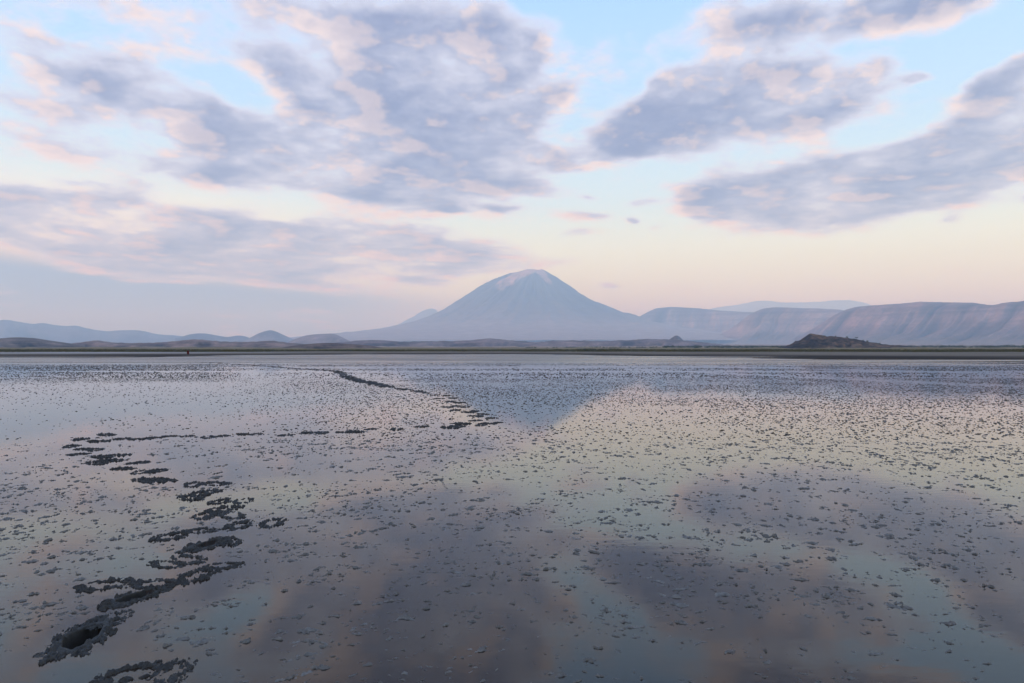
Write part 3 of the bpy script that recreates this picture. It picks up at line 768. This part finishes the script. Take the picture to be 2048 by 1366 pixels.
def xf(v, X, D, ln, asp, ht, rot):
    c, s = math.cos(rot), math.sin(rot); x = v[:, 0] * ln; y = v[:, 1] * ln * asp
    return np.stack([X + c * x - s * y, D + s * x + c * y, v[:, 2] * ht], 1)
for i in rest:
    v, f = LUMPS[var[i]]; vs.append(xf(v, X[i], D[i], ln[i], asp[i], ht[i], rot[i])); fs.append(f + off_); off_ += len(v)
tag(link('mud_crumbs', mesh_np('mud_crumbs', np.concatenate(vs), np.concatenate(fs), M_LUMP)), 'countless small crumbs of mud strewn over the near wet flat', 'mud', kind='stuff')
def cones(X, D, ln, asp, ht, rot, seg):
    """low uneven mounds, all at once"""
    n = len(X); a = np.linspace(0, 2 * np.pi, seg, endpoint=False)[None] + RNG.uniform(-.3, .3, (n, seg))
    rr = RNG.uniform(.45, 1.3, (n, seg)); x = np.cos(a) * rr * ln[:, None]; y = np.sin(a) * rr * (ln * asp)[:, None]
    c = np.cos(rot)[:, None]; s = np.sin(rot)[:, None]
    ring = np.stack([X[:, None] + c * x - s * y, D[:, None] + s * x + c * y, np.full_like(x, -.003)], -1)
    mx = RNG.uniform(-.35, .35, (n, 2)) * ln[:, None]
    top = np.stack([X + mx[:, 0], D + mx[:, 1], ht], -1)[:, None]
    m2 = np.stack([X[:, None] + .62 * (c * x - s * y) + .38 * mx[:, :1], D[:, None] + .62 * (s * x + c * y) + .38 * mx[:, 1:], ht[:, None] * RNG.uniform(.3, 1.05, (n, seg))], -1)
    v = np.concatenate([ring, m2, top], 1).reshape(-1, 3); st = 2 * seg + 1
    b = (np.arange(n) * st)[:, None]; k = np.arange(seg)[None]; k2 = (k + 1) % seg
    f = np.concatenate([np.stack([b + k, b + k2, b + seg + k2], -1), np.stack([b + k, b + seg + k2, b + seg + k], -1),
                        np.stack([b + seg + k, b + seg + k2, b + 2 * seg + 0 * k], -1)], 1).reshape(-1, 3)
    return v, f
def tri_cones(X, D, ln, asp, ht, rot):
    n = len(X); a = np.array([0, 2.1, 4.2])[None] + RNG.uniform(-.4, .4, (n, 3)); x = np.cos(a) * ln[:, None] * RNG.uniform(.6, 1.3, (n, 3)); y = np.sin(a) * (ln * asp)[:, None]
    ring = np.stack([X[:, None] + x, D[:, None] + y, np.full_like(x, -.003)], -1); top = np.stack([X, D, ht], -1)[:, None]
    v = np.concatenate([ring, top], 1).reshape(-1, 3); b = np.arange(n) * 4
    f = np.concatenate([np.stack([b + i, b + (i + 1) % 3, b + 3], 1) for i in range(3)])
    return v, f
parts = []
X, D = scatter(13.0, 42.0, 85.0); n = len(X)
ln = np.clip(np.exp(RNG.normal(math.log(.021), .42, n)), .008, .05)
parts.append(cones(X, D, ln, RNG.uniform(.2, .55, n), np.clip(ln * RNG.uniform(.15, .36, n), 0, .012), orient(X, n), 6))
X, D = scatter(42.0, 100.0, 22.0); n = len(X)
band = fbm(X / 60., D / 5., 777, 4); k = RNG.random(n) < (.06 + 1.1 * sstep(.42, .62, band)) * np.interp(D, [42, 55, 80, 100], [1.6, 1.0, .75, .4]); X = X[k]; D = D[k]; n = len(X)
ln = np.clip(np.exp(RNG.normal(math.log(.042), .4, n)), .02, .10)
parts.append(tri_cones(X, D, ln, RNG.uniform(.5, .9, n), ln * RNG.uniform(.22, .42, n), None))
V, Fc = join(parts[:1]); tag(link('mud_specks', mesh_np('mud_specks', V, Fc, M_SPECK)), 'dense dark specks of mud across the middle of the mudflat', 'mud', kind='stuff')
V, Fc = join(parts[1:]); tag(link('far_mud_specks', mesh_np('far_mud_specks', V, Fc, M_SPECK)), 'fine dark stippling of mud toward the far waterline', 'mud', kind='stuff')

# ------------------------------------------------------------------ person in red cloak near the shore
def person():
    D = 228.0; x = (376 - CX) / F * D; z = max(0.0, float(ground_z(np.array(x), np.array(D))))
    e = bpy.data.objects.new('person', None); COL.objects.link(e); e.location = (x, D, z); e.rotation_euler = (0, 0, .5)
    tag(e, 'small distant person wrapped in a dark red cloak walking on the shore', 'person')
    J = [(0, 0, .86), (0, 0, 1.10), (0, .01, 1.30), (0, .02, 1.40), (0, .03, 1.50), (0, .03, 1.60),
         (.17, 0, 1.32), (.24, .03, 1.06), (.20, .16, .90), (-.17, 0, 1.32), (-.23, -.02, 1.06), (-.19, .12, .88),
         (.09, 0, .80), (.10, .10, .45), (.10, .02, .07), (.10, .17, .03), (-.09, 0, .80), (-.10, -.04, .45), (-.10, -.20, .09), (-.10, -.06, .03)]
    E = [(0, 1), (1, 2), (2, 3), (3, 4), (4, 5), (2, 6), (6, 7), (7, 8), (2, 9), (9, 10), (10, 11), (0, 12), (12, 13), (13, 14), (14, 15), (0, 16), (16, 17), (17, 18), (18, 19)]
    Rd = [.14, .13, .14, .055, .085, .08, .06, .045, .032, .06, .045, .032, .085, .055, .038, .03, .085, .055, .038, .03]
    me = bpy.data.meshes.new('body'); me.from_pydata(J, E, []); skin = mat_plain('dark_skin', (.06, .035, .025), (.08, .05, .035), 5.0, .6, .3); me.materials.append(skin)
    o = link('body', me, e); sk = o.modifiers.new('skin', 'SKIN')
    for d, r in zip(me.skin_vertices[0].data, Rd): d.radius = (r, r * .9)
    me.skin_vertices[0].data[0].use_root = True
    ss = o.modifiers.new('sub', 'SUBSURF'); ss.levels = ss.render_levels = 1
    nu_, nv_ = 28, 12; tt = np.linspace(0, 2 * np.pi, nu_, endpoint=False); hv = np.linspace(1.43, .42, nv_)
    vs = []
    for j, h in enumerate(hv):
        w = np.interp(h, [.42, .8, 1.1, 1.32, 1.43], [.33, .29, .27, .25, .09])
        f = 1 + .10 * np.sin(tt * 7 + j * .3) * (1.45 - h); vs.append(np.stack([np.cos(tt) * w * f, np.sin(tt) * w * .75 * f + .02, np.full(nu_, h) + .03 * np.sin(tt * 2)], 1))
    v = np.concatenate(vs); f = [(j * nu_ + k, j * nu_ + (k + 1) % nu_, (j + 1) * nu_ + (k + 1) % nu_, (j + 1) * nu_ + k) for j in range(nv_ - 1) for k in range(nu_)]
    red = mat_plain('red_cloth', (.07, .006, .006), (.11, .010, .009), 6.0, .9, .1)
    link('cloak', mesh_np('cloak', v, np.array(f), red), e)
    hv = leaf_cloud(120, [(0, .02, 1.60)], [(.085, .09, .075)], .03, np.random.default_rng(3))
    link('hair', mesh_np('hair', hv[0], hv[1], mat_plain('black_hair', (.01, .01, .01), (.02, .018, .016), 9.0)), e)
person()

# ------------------------------------------------------------------ morning haze
DENS = 8.2e-5
hz = bpy.data.materials.new('haze'); hz.use_nodes = True
nt = hz.node_tree; nt.nodes.clear()
pv_ = nt.nodes.new('ShaderNodeVolumePrincipled')
pv_.inputs['Color'].default_value = (0.44, 0.69, 1.0, 1); pv_.inputs['Density'].default_value = DENS
pv_.inputs['Absorption Color'].default_value = (1, 1, 1, 1)
pv_.inputs['Anisotropy'].default_value = 0.0
mo = nt.nodes.new('ShaderNodeOutputMaterial'); nt.links.new(pv_.outputs[0], mo.inputs['Volume'])
bx0, bx1, by0, by1, bz0, bz1 = -62000., 62000., -12000., 52000., -6.0, 2450.0
hv = np.array([(x, y, z) for x in (bx0, bx1) for y in (by0, by1) for z in (bz0, bz1)])
hf = np.array([(0, 1, 3, 2), (4, 6, 7, 5), (0, 4, 5, 1), (2, 3, 7, 6), (0, 2, 6, 4), (1, 5, 7, 3)])
tag(link('haze', mesh_np('haze', hv, hf, hz, False)), 'pale blue morning haze filling the air over the plain', 'haze', kind='stuff')
